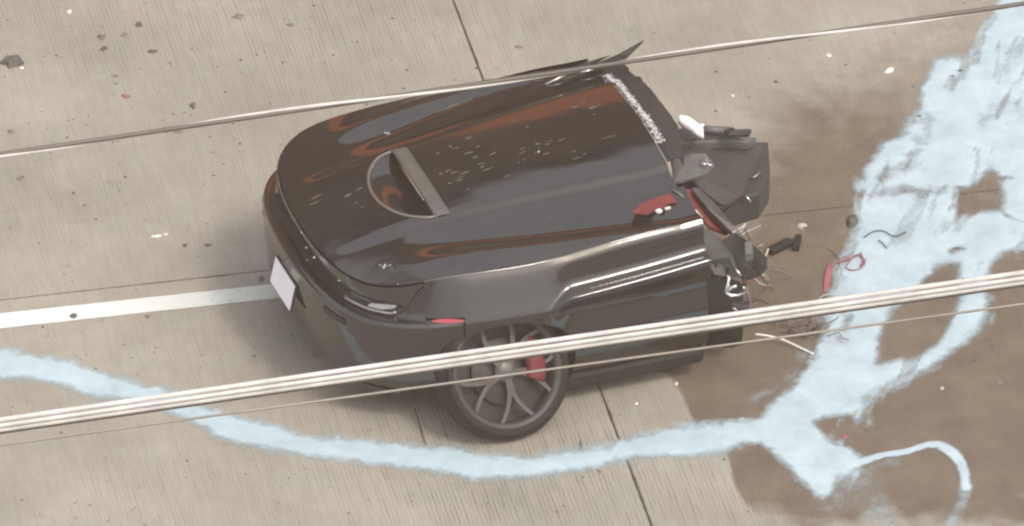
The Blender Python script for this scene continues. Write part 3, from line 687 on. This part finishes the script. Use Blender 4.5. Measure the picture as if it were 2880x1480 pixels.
# deployed white airbag scrap, grey arm and black end
G = []
sp = spline([(1908, 337, .93), (1935, 348, .92), (1962, 366, .90), (1978, 376, .88)], 12)
for i, p in enumerate(sp):
    f = i/11; wd = .018 + .028*math.sin(min(1, f*1.15+.12)*math.pi*.75); c0 = C(*p)
    G.append([c0 + Vector((0, math.cos(t)*wd*1.1, math.sin(t)*wd*.8)) + Vector((.35*math.cos(t)*wd, 0, 0)) for t in np.linspace(0, 2*math.pi, 12, endpoint=False)])
mb = MB(); mb.grid([[tuple(q) for q in r] for r in G], True); n = len(mb.v); mb.f += [tuple(range(12))[::-1], tuple(range(n-12, n))]
mb.plate([C(1955, 347, .93), C(1982, 349, .92), C(1974, 358, .92), C(1958, 360, .92)], (0, 0, .01)); mb.build('airbag', M_WHITE, car, True)
mb = MB(); mb.tube([C(1975, 364, .86), C(2010, 366, .85), C(2050, 367, .84)], .022, 8); mb.build('bracket_arm', M_GREYL, car, True)
o = slab_px('switch_block', [(2034, 358, .86), (2064, 357, .86), (2068, 363, .86), (2108, 362, .85), (2114, 366, .85), (2106, 378, .84), (2046, 380, .85)], .02, M_BLACK, .005)

# red painted remains at the corner of the hood
slab_px('red_panel', [(1776, 598, .962), (1802, 574, .97), (1850, 553, .975), (1886, 543, .98), (1903, 568, .97), (1878, 572, .968), (1868, 588, .962), (1846, 586, .962), (1822, 603, .956)], .008, M_RED, .001)
mb = MB(); mb.box(C(1853, 594, .975), (.03, .025, .012), .4); mb.box(C(1878, 586, .975), (.03, .012, .01), .2); mb.build('paint_chip', M_WHITEBIT, car)
slab_px('red_beam', [(1918, 532, .93), (1940, 530, .92), (1968, 556, .88), (2010, 596, .82), (2052, 645, .74), (2040, 652, .73), (1996, 636, .78), (1956, 590, .86)], .03, M_RED, .006)
slab_px('pillar_trim', [(1945, 528, .95), (1966, 526, .93), (2010, 570, .86), (2070, 640, .76), (2100, 672, .70), (2084, 682, .70), (2046, 640, .78), (1990, 584, .88)], .03, M_STEEL, .004)
mb = MB(); mb.tube([C(1892, 533, .985), C(1915, 548, .97), C(1945, 580, .93), C(1975, 612, .90)], .005, 6); mb.build('trim_strip', M_SILVER, car, True)
# hinge pillar, torn
slab_px('hinge_pillar', [(1976, 640, .90), (2000, 650, .87), (2040, 690, .80), (2062, 720, .74), (2072, 752, .66), (2040, 768, .60), (1996, 772, .60), (1980, 740, .70)], .06, M_GREYL, .01)
slab_px('pillar_trim', [(2030, 672, .80), (2068, 650, .78), (2100, 676, .72), (2140, 705, .64), (2160, 722, .58), (2140, 745, .54), (2100, 755, .52), (2070, 745, .58), (2052, 710, .70)], .08, M_GREY, .01)
slab_px('relay_box', [(2094, 680, .76), (2116, 680, .75), (2118, 712, .72), (2096, 714, .73)], .05, M_GREYL, .004)
slab_px('broken_sill', [(1975, 780, .62), (2040, 775, .60), (2085, 790, .54), (2092, 840, .42), (2090, 885, .30), (2060, 900, .24), (1985, 900, .24), (1975, 840, .45)], .18, M_BLACK, .012)
def loop(pts, r, m, name): 
    mb = MB(); mb.tube([C(*p) for p in pts], r, 7); mb.build(name, m, car, True)
loop([(2041, 768, .66), (2048, 785, .64), (2046, 808, .60), (2040, 822, .57)], .011, M_CHROME, 'door_hinge')
loop([(2040, 822, .57), (2056, 832, .55), (2078, 830, .55), (2096, 820, .57), (2094, 806, .60)], .010, M_CHROME, 'door_hinge')
loop([(2046, 818, .58), (2058, 808, .60), (2072, 804, .61)], .009, M_CHROME, 'door_hinge')
loop([(2068, 756, .66), (2078, 768, .64), (2086, 778, .62)], .007, M_CHROME, 'door_hinge')
loop([(2090, 770, .62), (2095, 790, .60), (2094, 812, .57)], .012, M_BLACK, 'door_hinge')
loop([(2060, 864, .42), (2072, 874, .40), (2084, 890, .36)], .008, M_SILVER, 'door_hinge')
loop([(2098, 808, .52), (2108, 840, .42), (2106, 880, .32), (2112, 905, .26)], .009, M_MAUVEWIRE, 'hanging_wire')
# loose wiring hanging from the torn end
WIR = [[(2100, 752, .5), (2140, 735, .45), (2155, 715, .42), (2158, 700, .4)], [(2100, 748, .5), (2150, 752, .3), (2190, 762, .12), (2230, 776, .02)], [(2095, 758, .5), (2130, 746, .42), (2150, 728, .36), (2162, 700, .32)],
       [(2098, 756, .48), (2140, 748, .3), (2180, 748, .1), (2215, 760, .02)], [(2060, 655, .75), (2085, 640, .74), (2096, 630, .72), (2086, 648, .73), (2070, 660, .72)], [(2076, 650, .74), (2096, 644, .72), (2100, 656, .7), (2110, 676, .66)]]
for q, m, r in zip(WIR, (M_PALEWIRE, M_MAUVEWIRE, M_PALEWIRE, M_MAUVEWIRE, M_PALEWIRE, M_STEEL), (.0045, .004, .004, .0035, .005, .005)):
    mb = MB(); mb.tube([tuple(Vector(cp(*car_px(*p)))) for p in spline(q, 18)], r, 6); mb.build('hanging_wire', m, car, True)
for k in range(26):
    f = rng.random(); px_ = 1975 + 120*f + rng.gauss(0, 14); py_ = 610 + 270*f + rng.gauss(0, 26); z_ = .86 - .5*f + rng.uniform(-.04, .08)
    c0 = C(px_, py_, z_); n_ = rng.choice((3, 4, 4, 5)); sz = rng.uniform(.018, .055)
    e1 = Vector((rng.uniform(-1, 1), rng.uniform(-1, 1), rng.uniform(-1, 1))).normalized(); e2 = e1.orthogonal().normalized(); e3 = e1.cross(e2)
    q = [c0 + e1*sz*rng.uniform(.5, 1.7)*math.cos(6.283*t/n_) + e2*sz*rng.uniform(.3, .8)*math.sin(6.283*t/n_) for t in range(n_)]
    MB().plate(q, e3*.003).build('torn_shard', rng.choice((M_BLACK, M_GREY, M_GREYL, M_STEEL, M_STEEL, M_PAINT)), car)
for k in range(14):
    p = (2060 + rng.uniform(0, 50), 660 + rng.uniform(0, 220)); z_ = .72 - (p[1]-660)*.0018; pts = [(p[0], p[1], z_)]
    for q in range(4): pts.append((pts[-1][0] + rng.uniform(0, 34), pts[-1][1] + rng.uniform(-16, 26), max(.02, pts[-1][2] - rng.uniform(.02, .16))))
    mb = MB(); mb.tube([tuple(C(*q)) for q in spline(pts, 16)], rng.uniform(.0025, .0045), 5); mb.build('hanging_wire', rng.choice((M_MAUVEWIRE, M_MAUVEWIRE, M_PALEWIRE, M_BLKWIRE, M_PINK)), car, True)
# rocker scuff pieces below the door skin
mb = MB(); mb.box(cp(1.62, .9, .14), (.78, .10, .10)); o = mb.build('rocker_sill', M_BLACK, car); mod_bevel(o, .03)
mb = MB(); mb.box(cp(1.72, .0, .10), (.5, 1.4, .2)); o = mb.build('subframe', M_BLACK, car); mod_bevel(o, .03)

# crushed safety glass along the cowl, and crumbs and flakes on the hood
def crumbs(name, spots, m, label):
    mb = MB()
    for (p, s) in spots:
        ax = Vector((rng.uniform(-1, 1), rng.uniform(-1, 1), rng.uniform(-1, 1))); mm = Matrix.Rotation(rng.uniform(0, 3), 3, ax.normalized() if ax.length > .01 else 'Z')
        v = [Vector(p) + mm @ Vector((x*s*rng.uniform(.6, 1.2), y*s*rng.uniform(.6, 1.2), z*s*rng.uniform(.5, 1))) for x, y, z in ((1, 0, -.4), (-.5, .87, -.4), (-.5, -.87, -.4), (0, 0, 1))]
        mb.add(v, [(0, 2, 1), (0, 1, 3), (1, 2, 3), (2, 0, 3)])
    o = mb.build(name, m); tag(o, label, 'debris', kind='stuff'); return o
CM = Matrix.Translation(CORG) @ Matrix.Rotation(CTH, 4, 'Z')
sp = []
for k in range(900):
    f = rng.random(); y = -.55 + f*.80; wdt = .018*(1 if f < .8 else 1.3)
    xx = XR + .028 - .02*abs(y)/.6 + rng.gauss(0, wdt*.55)
    sp.append((CM @ Vector(cp(xx, y, hz(XR-.01, y)+.006)), rng.uniform(.003, .0075)))
crumbs('crushed_glass', sp, M_GLASS, 'line of crushed safety glass along the rear edge of the hood')
def on_hood(px, py):
    z = .9
    for _ in range(6): a, b, _z = car_px(px, py, z); z = hz(min(max(a, .1), 1.98), b)
    return a, b, z
mb = MB()
for cx, cy, sx, sy, n, ln in ((1360, 450, 220, 100, 20, .05), (1660, 305, 60, 40, 8, .05), (1250, 500, 80, 50, 9, .04), (1560, 420, 220, 90, 12, .05), (880, 620, 60, 80, 9, .07), (1000, 560, 60, 70, 5, .05)):
    for k in range(n):
        a, b, z = on_hood(rng.gauss(cx, sx*.4), rng.gauss(cy, sy*.4))
        if not (.2 < a < 1.93 and abs(b) < .8): continue
        L = ln*rng.uniform(.25, 1.1); wd = rng.uniform(.003, .008); t = rng.uniform(-.35, .1); n_ = 6
        pts = []
        for q in range(n_):
            an = 2*math.pi*q/n_; u, v = L*.5*math.cos(an)*rng.uniform(.7, 1.2), wd*math.sin(an)*rng.uniform(.6, 1.3)
            x, y = a + u*math.cos(t)-v*math.sin(t), b + u*math.sin(t)+v*math.cos(t); pts.append(CM @ Vector(cp(x, y, hz(x, y)-float(scoop_d(x, y))+.0025)))
        mb.plate(pts, (0, 0, .0015))
o = mb.build('hood_flakes', M_FLAKE); tag(o, 'scattered pale flakes lying on the black hood', 'debris', kind='stuff')
sp = []  # glass crumbs; those along the front lip stand in for glints
for px_, py_, n, sd_ in ((1090, 376, 7, 5), (1085, 752, 12, 9), (850, 655, 2, 2), (862, 690, 2, 2), (862, 718, 2, 2), (880, 719, 2, 2), (955, 790, 2, 2), (1120, 800, 1, 1), (1510, 430, 3, 4), (1050, 470, 2, 3)):
    for k in range(n):
        a, b, z = on_hood(rng.gauss(px_, sd_), rng.gauss(py_, sd_*.35)); sp.append((CM @ Vector(cp(a, b, hz(a, b)+.004)), rng.uniform(.004, .008)))
crumbs('glass_and_glint_crumbs', sp, M_GLASS, 'bright glass crumbs on the hood and crumbs placed as glints along its front edge')

# ------------------------------------------------------------------ debris on the road
def chunk(name, px, py, wpx, hpx, m, label, cat='debris', rz=0.0, h=.02, seed=0, group=None, spikes=.35, z=0.0):
    """an irregular flake or lump lying on the pavement; wpx, hpx: its spread in the photograph"""
    r = random.Random(seed+int(px*3+py)); c = gp(px, py, z); n = 9
    W = wpx/PXM/2; H = hpx/PXM/math.sin(ELEV)/2
    lo = []; hi = []; h *= .65
    for k in range(n):
        t = 2*math.pi*k/n; q = 1 + r.uniform(-spikes, spikes)
        x, y = W*q*math.cos(t), H*q*math.sin(t)
        x, y = x*math.cos(rz)-y*math.sin(rz), x*math.sin(rz)+y*math.cos(rz)
        lo.append((c.x+x, c.y+y, z+.002)); hi.append((c.x+x*.72+r.uniform(-.1, .1)*W, c.y+y*.72, z+h*r.uniform(.5, 1.1)))
    mb = MB(); mb.v = lo+hi+[(c.x, c.y, z+h)]
    for k in range(n):
        k2 = (k+1) % n; mb.f += [(k, k2, n+k2, n+k), (n+k, n+k2, 2*n)]
    mb.f.append(tuple(range(n))[::-1])
    o = mb.build(name, m); return tag(o, label, cat, group)
D = M_DARKBIT; Bn = M_BROWNBIT; Wb = M_WHITEBIT
chunk('torn_plastic_scrap', 36, 178, 62, 24, D, 'largest dark scrap near the left edge, below the upper left corner', rz=.35, h=.05, spikes=.5)
chunk('white_fragment', 62, 192, 16, 8, Wb, 'small white chip touching the large dark scrap at far left', h=.01)
chunk('white_fragment', 195, 34, 13, 12, Wb, 'white chip alone near the top left corner', h=.015)
chunk('dark_fragment', 391, 71, 20, 14, D, 'darkest round pebble of the upper left group', h=.025)
chunk('dark_fragment', 285, 106, 20, 15, Bn, 'brown pebble just above another, upper left', h=.02)
chunk('dark_fragment', 294, 138, 26, 14, D, 'flat dark pebble just below a brown pebble, upper left', h=.02)
chunk('dark_fragment', 350, 99, 20, 12, Bn, 'faint brown pebble in the middle of the upper left group', h=.015)
chunk('dark_fragment', 428, 146, 28, 11, D, 'long thin dark flake right of the upper left pebbles', h=.012)
chunk('brown_fragment', 670, 48, 36, 18, Bn, 'broad brown flake near the top edge, left of the cross joint', h=.02, rz=-.25)
chunk('dark_fragment', 816, 71, 18, 10, Bn, 'small flake right of the broad brown flake near the top', h=.012)
chunk('rusty_scrap', 352, 272, 34, 10, M_RUST, 'rust coloured scrap lying alone in the upper left lane', rz=-.4, h=.012)
chunk('dark_fragment', 541, 299, 20, 16, D, 'dark lump above the upper wire, left of the car', h=.02)
chunk('dark_fragment', 325, 214, 18, 9, Bn, 'small brown flake above the rust coloured scrap', h=.01)
chunk('dark_fragment', 502, 372, 26, 9, Bn, 'thin brown flake just below the upper wire', h=.01)
chunk('dark_fragment', 57, 502, 22, 15, Bn, 'brown pebble near the left edge between wire and lane line', h=.018)
chunk('dark_fragment', 30, 371, 20, 14, Bn, 'pale brown flake near the left end of the upper wire', h=.012)
chunk('dark_fragment', 520, 690, 13, 10, D, 'small black pebble above the lane line, beside white crumbs', h=.014)
chunk('dark_fragment', 584, 691, 22, 7, D, 'thin dark sliver above the lane line, right of a black pebble', h=.008)
chunk('white_fragment', 441, 666, 26, 10, Wb, 'larger of two white crumbs above the lane line', h=.008, spikes=.5)
chunk('white_fragment', 466, 660, 14, 7, Wb, 'smaller right-hand one of two white crumbs above the lane line', h=.008)
chunk('dark_fragment', 735, 786, 16, 15, D, 'dark pebble between lane line and plate', h=.018)
chunk('dark_disc', 207, 889, 22, 14, D, 'round dark disc lying on the white lane line', spikes=.06, h=.015, z=.004)
chunk('dark_fragment', 415, 891, 16, 10, Bn, 'brown pebble just below the white lane line', h=.012)
chunk('dark_fragment', 1458, 133, 26, 10, Bn, 'dull flake on the concrete above the middle of the car', h=.012)
chunk('white_fragment', 2331, 157, 13, 10, Wb, 'tiny white chip below the upper wire, right of the car', h=.01)
chunk('white_fragment', 2504, 200, 22, 18, Wb, 'cream coloured chip left of the powder, right of a tiny white chip', h=.02, rz=-.6)
chunk('white_fragment', 2061, 270, 10, 7, Wb, 'tiny white crumb above the torn end of the car', h=.008)
chunk('dark_fragment', 2183, 231, 14, 8, D, 'small dark pebble between the car and the cream chip', h=.012)
chunk('dark_fragment', 2584, 329, 18, 8, D, 'dark sliver at the upper left edge of the powder', h=.012)
chunk('dark_fragment', 2396, 627, 38, 32, D, 'black rough lump at the left edge of the powder', h=.05, spikes=.45)
chunk('pale_scrap', 2252, 636, 34, 14, M_PALEWIRE, 'pale crumpled scrap right of the torn end', rz=-.75, h=.02, spikes=.5)
chunk('white_fragment', 1902, 1081, 10, 10, Wb, 'white crumb at the edge of the brown stain below the car', h=.01)
chunk('white_fragment', 1790, 1137, 9, 8, Wb, 'white crumb between the cross joint and the brown stain', h=.008)
chunk('dark_fragment', 2437, 1212, 12, 8, D, 'tiny black pebble right of the dark triangle in the powder', h=.01)
chunk('white_fragment', 2376, 1228, 18, 15, M_PINK, 'pinkish crumb inside the dark triangle in the powder', h=.012)
chunk('dark_fragment', 2815, 1078, 18, 12, Bn, 'dull brown flake at far right below the wires', h=.012)
chunk('white_fragment', 2650, 1093, 12, 8, M_PALEWIRE, 'pale crumb at right, below the powder branch', h=.01)
chunk('dark_fragment', 2712, 786, 24, 10, D, 'dark sliver on the powder just above the wires at right', h=.012, rz=-.6)
chunk('dark_fragment', 2690, 701, 28, 9, D, 'long dark flake on the powder at right, above a sliver', h=.012)
chunk('dark_fragment', 2700, 201, 14, 10, D, 'upper dark crumb on the powder near the top right', h=.014)
chunk('dark_fragment', 2677, 217, 18, 7, D, 'lower flatter dark crumb on the powder near the top right', h=.012)
def bar(name, p, q, w, h, m, label, cat='debris', z=0.0):
    a, b = gp(*p), gp(*q); c = (a+b)/2; an = math.atan2(b.y-a.y, b.x-a.x)
    mb = MB(); mb.box((c.x, c.y, z+h/2+.002), ((b-a).length, w, h), an)
    mb.box((c.x+(b.x-a.x)*.2, c.y+(b.y-a.y)*.2, z+h+.003), ((b-a).length*.35, w*.6, h*.3), an)
    o = mb.build(name, m); mod_bevel(o, .005); return tag(o, label, cat)
bar('broken_bar', (2163, 716), (2224, 686), .055, .03, M_BLACK, 'black plastic bar broken off beside the torn end of the car')
bar('broken_clip', (2238, 708), (2246, 672), .035, .03, M_BLACK, 'short black clip standing across the end of the black bar')
def wire(name, pts, r, m, label, cat='wire', z=.006, n=24):
    P = spline([(*p, 0) if len(p) == 2 else p for p in pts], n)
    mb = MB(); mb.tube([gp(p[0], p[1], z + max(0, p[2]))for p in P], r, 6); return tag(mb.build(name, m, None, True), label, cat)
wire('loose_wire', [(2430, 668), (2455, 652), (2485, 650), (2515, 665), (2548, 652)], .003, M_BLKWIRE, 'thin black wire curling over the powder', z=.018)
wire('loose_wire', [(2470, 676), (2482, 684), (2493, 697)], .003, M_BLKWIRE, 'short black wire end on the powder below the curled one', z=.018)
wire('loose_wire', [(2356, 738), (2390, 728), (2415, 716), (2428, 730), (2420, 748), (2432, 740), (2420, 712)], .0045, M_PINK, 'looped mauve pink wire at the edge of the powder', z=.018)
wire('white_rod', [(2125, 940, .06), (2160, 945, .05), (2200, 955, .03), (2250, 978, .012), (2288, 996, 0)], .0055, M_WHITEBIT, 'thin white bent rod reaching from the car to the powder', 'rod')
wire('loose_wire', [(2352, 742), (2374, 722), (2392, 730), (2380, 752), (2400, 760), (2424, 752), (2436, 728)], .003, M_PINK, 'thin pink wire coil just left of the looped mauve wire', z=.016)
wire('loose_wire', [(2330, 700), (2350, 712), (2362, 738), (2350, 764)], .003, M_MAUVEWIRE, 'dull mauve wire above the pink cloth strip', z=.012)
wire('loose_wire', [(2297, 854), (2310, 835), (2330, 828), (2362, 826)], .003, M_PALEWIRE, 'pale wire beside the pink cloth just above the wires')
chunk('pink_cloth', 2330, 778, 20, 84, M_PINK, 'pink cloth strip lying along the left edge of the powder', 'cloth', rz=-.12, h=.02, spikes=.5)
mb = MB()
for k in range(16):
    a = (rng.uniform(2170, 2330), rng.uniform(895, 950)); pts = [a]
    for s in range(4): pts.append((pts[-1][0]+rng.uniform(-26, 40), min(955, max(880, pts[-1][1]+rng.uniform(-20, 12)))))
    mb.tube([gp(p[0], p[1], .01+.05*rng.random()) for p in spline(pts, 14)], .003, 5)
tag(mb.build('wire_tangle', M_MAUVEWIRE, None, True), 'tangled mass of mauve grey wires below the torn end', 'wires', kind='stuff')
# small grit
mb = MB()
for k in range(300):
    if k < 230: px_, py_ = rng.uniform(-20, 1300), rng.choice((rng.uniform(0, 720), rng.uniform(0, 1060), rng.uniform(900, 1480)))
    else: px_, py_ = rng.uniform(1300, 2880), rng.uniform(0, 1480)
    c = gp(px_, py_); s = rng.choice((.003, .005, .005, .008)); 
    v = [(c.x+s*rng.uniform(.6, 1.5)*math.cos(t), c.y+s*rng.uniform(.6, 1.3)*math.sin(t), .002) for t in (0, 1.3, 2.5, 3.8, 5)] + [(c.x, c.y, .002+s)]
    mb.add(v, [(0, 1, 5), (1, 2, 5), (2, 3, 5), (3, 4, 5), (4, 0, 5)])
tag(mb.build('grit', D), 'fine dark grit scattered over the concrete', 'grit', kind='stuff')

# ------------------------------------------------------------------ overhead wires between the camera and the road
def span(p, q, z, ext=9.0, sag=.0):
    a, b = gp(*p, z), gp(*q, z); d = b-a
    return [a + d*t + Vector((0, 0, -sag*(1-(2*t-1)**2))) for t in np.linspace(-ext/2, 1+ext/2, 220)]
def cable(pts, r, m, name, parent=None, n=10, twist=None):
    mb = MB()
    if twist:                                              # stranded: a wire wound round its messenger
        L = 0; out = []
        for i, p in enumerate(pts):
            if i: L += (pts[i]-pts[i-1]).length
            out.append(L)
        tot = out[-1]; N = int(tot/.05); xs = np.linspace(0, tot, N); P = np.array([tuple(p) for p in pts])
        Q = [Vector((np.interp(s, out, P[:, 0]), np.interp(s, out, P[:, 1])+twist[1]*math.cos(s/twist[0]*6.283+twist[2]), np.interp(s, out, P[:, 2])+twist[1]*math.sin(s/twist[0]*6.283+twist[2]))) for s in xs]
        mb.tube(Q, r, 7)
    else: mb.tube(pts, r, n)
    return mb.build(name, m, parent, True)
ZW = 9.0
bundle = empty('overhead_cable_bundle', gp(1440, 992, ZW)); tag(bundle, 'thick bright bundle of three overhead cables crossing the lower picture', 'cable')
off = Vector(bundle.location)
for k, (dz, dy) in enumerate(((.031, .006), (.008, -.002), (-.016, .004), (-.034, .014))):  # the last, dark strand is added as the shadow line under the bundle
    pts = [p - off + Vector((0, dy, dz)) for p in span((0, 1201), (2880, 786), ZW)]
    cable(pts, (.0105, .0098, .0115, .010)[k], M_CABLE if k < 3 else M_CABLE3, 'cable_or_shadow_strand', bundle)
lw = cable(span((0, 1252), (2880, 855), ZW-.4), .0056, M_CABLE2, 'overhead_wire'); tag(lw, 'thin lower overhead wire running just under the bright cable bundle', 'wire')
up = empty('twisted_overhead_wire', gp(1440, 223, ZW)); tag(up, 'upper overhead wire with bright and dark stretches above the car', 'wire'); off = Vector(up.location)
pts = [p - off for p in span((0, 434), (2880, 10), ZW)]
cable(pts, .0100, M_CABLE3, 'messenger_strand', up)
dl = (gp(2880, 10, ZW)-gp(0, 434, ZW)).length; PR = dl*1230/2880      # bright stretches where the pale strand winds over the near side
cable(pts, .0068, M_CABLE, 'wound_strand', up, twist=(PR, .0118, R(147) - 6.283*(4.5+1050/2880)*dl/PR))

# ------------------------------------------------------------------ the far side of the street, seen as reflections in the paint
M_BRICK = mat('brown_brick', (.13, .10, .075), .85, var=.35, vscale=.8)
M_REDBAND = mat('streak_red', (.85, .25, .10), .8, var=.2, vscale=2)
M_WIN = mat('window_glass', (.05, .06, .07), .1, coat=1)
bl = empty('street_building', (6, 24, 0), R(11.5)); tag(bl, 'brown brick street building across the road with a red band added for its reflection', 'building')
mb = MB(); mb.box((-10, 6, 9.6), (90, 12, 19.2)); mb.build('wall', M_BRICK, bl)
mb = MB(); mb.box((-10, -.5, 12.6), (90, 1.0, 2.6)); mb.build('red_streak_band', M_REDBAND, bl)  # red band added and sized for the streak it mirrors in the hood
mb = MB(); mb.box((-10, 6, 19.4), (90.6, 12.6, .4)); mb.build('parapet', M_BRICK, bl)
for i in range(15):
    for zc in (2.2, 5.4, 8.4, 15.2):
        mb = MB(); mb.box((-52+i*5.8, -.02, zc), (1.7, .12, 1.5)); mb.build('window', M_WIN, bl)

# ------------------------------------------------------------------ haze between helicopter and ground
mb = MB(); mb.box((0, 0, 22.5), (260, 260, 47.0)); haze = mb.build('haze')
hm = bpy.data.materials.new('haze'); hm.use_nodes = True; nt = hm.node_tree
for n in list(nt.nodes):
    if n.type == 'BSDF_PRINCIPLED': nt.nodes.remove(n)
pv = nt.nodes.new('ShaderNodeVolumePrincipled'); pv.inputs['Color'].default_value = (.97, .77, .58, 1); pv.inputs['Density'].default_value = .00108; pv.inputs['Anisotropy'].default_value = 0.0
nt.links.new(pv.outputs[0], nt.nodes['Material Output'].inputs['Volume'])
haze.data.materials.append(hm); tag(haze, kind='stuff')
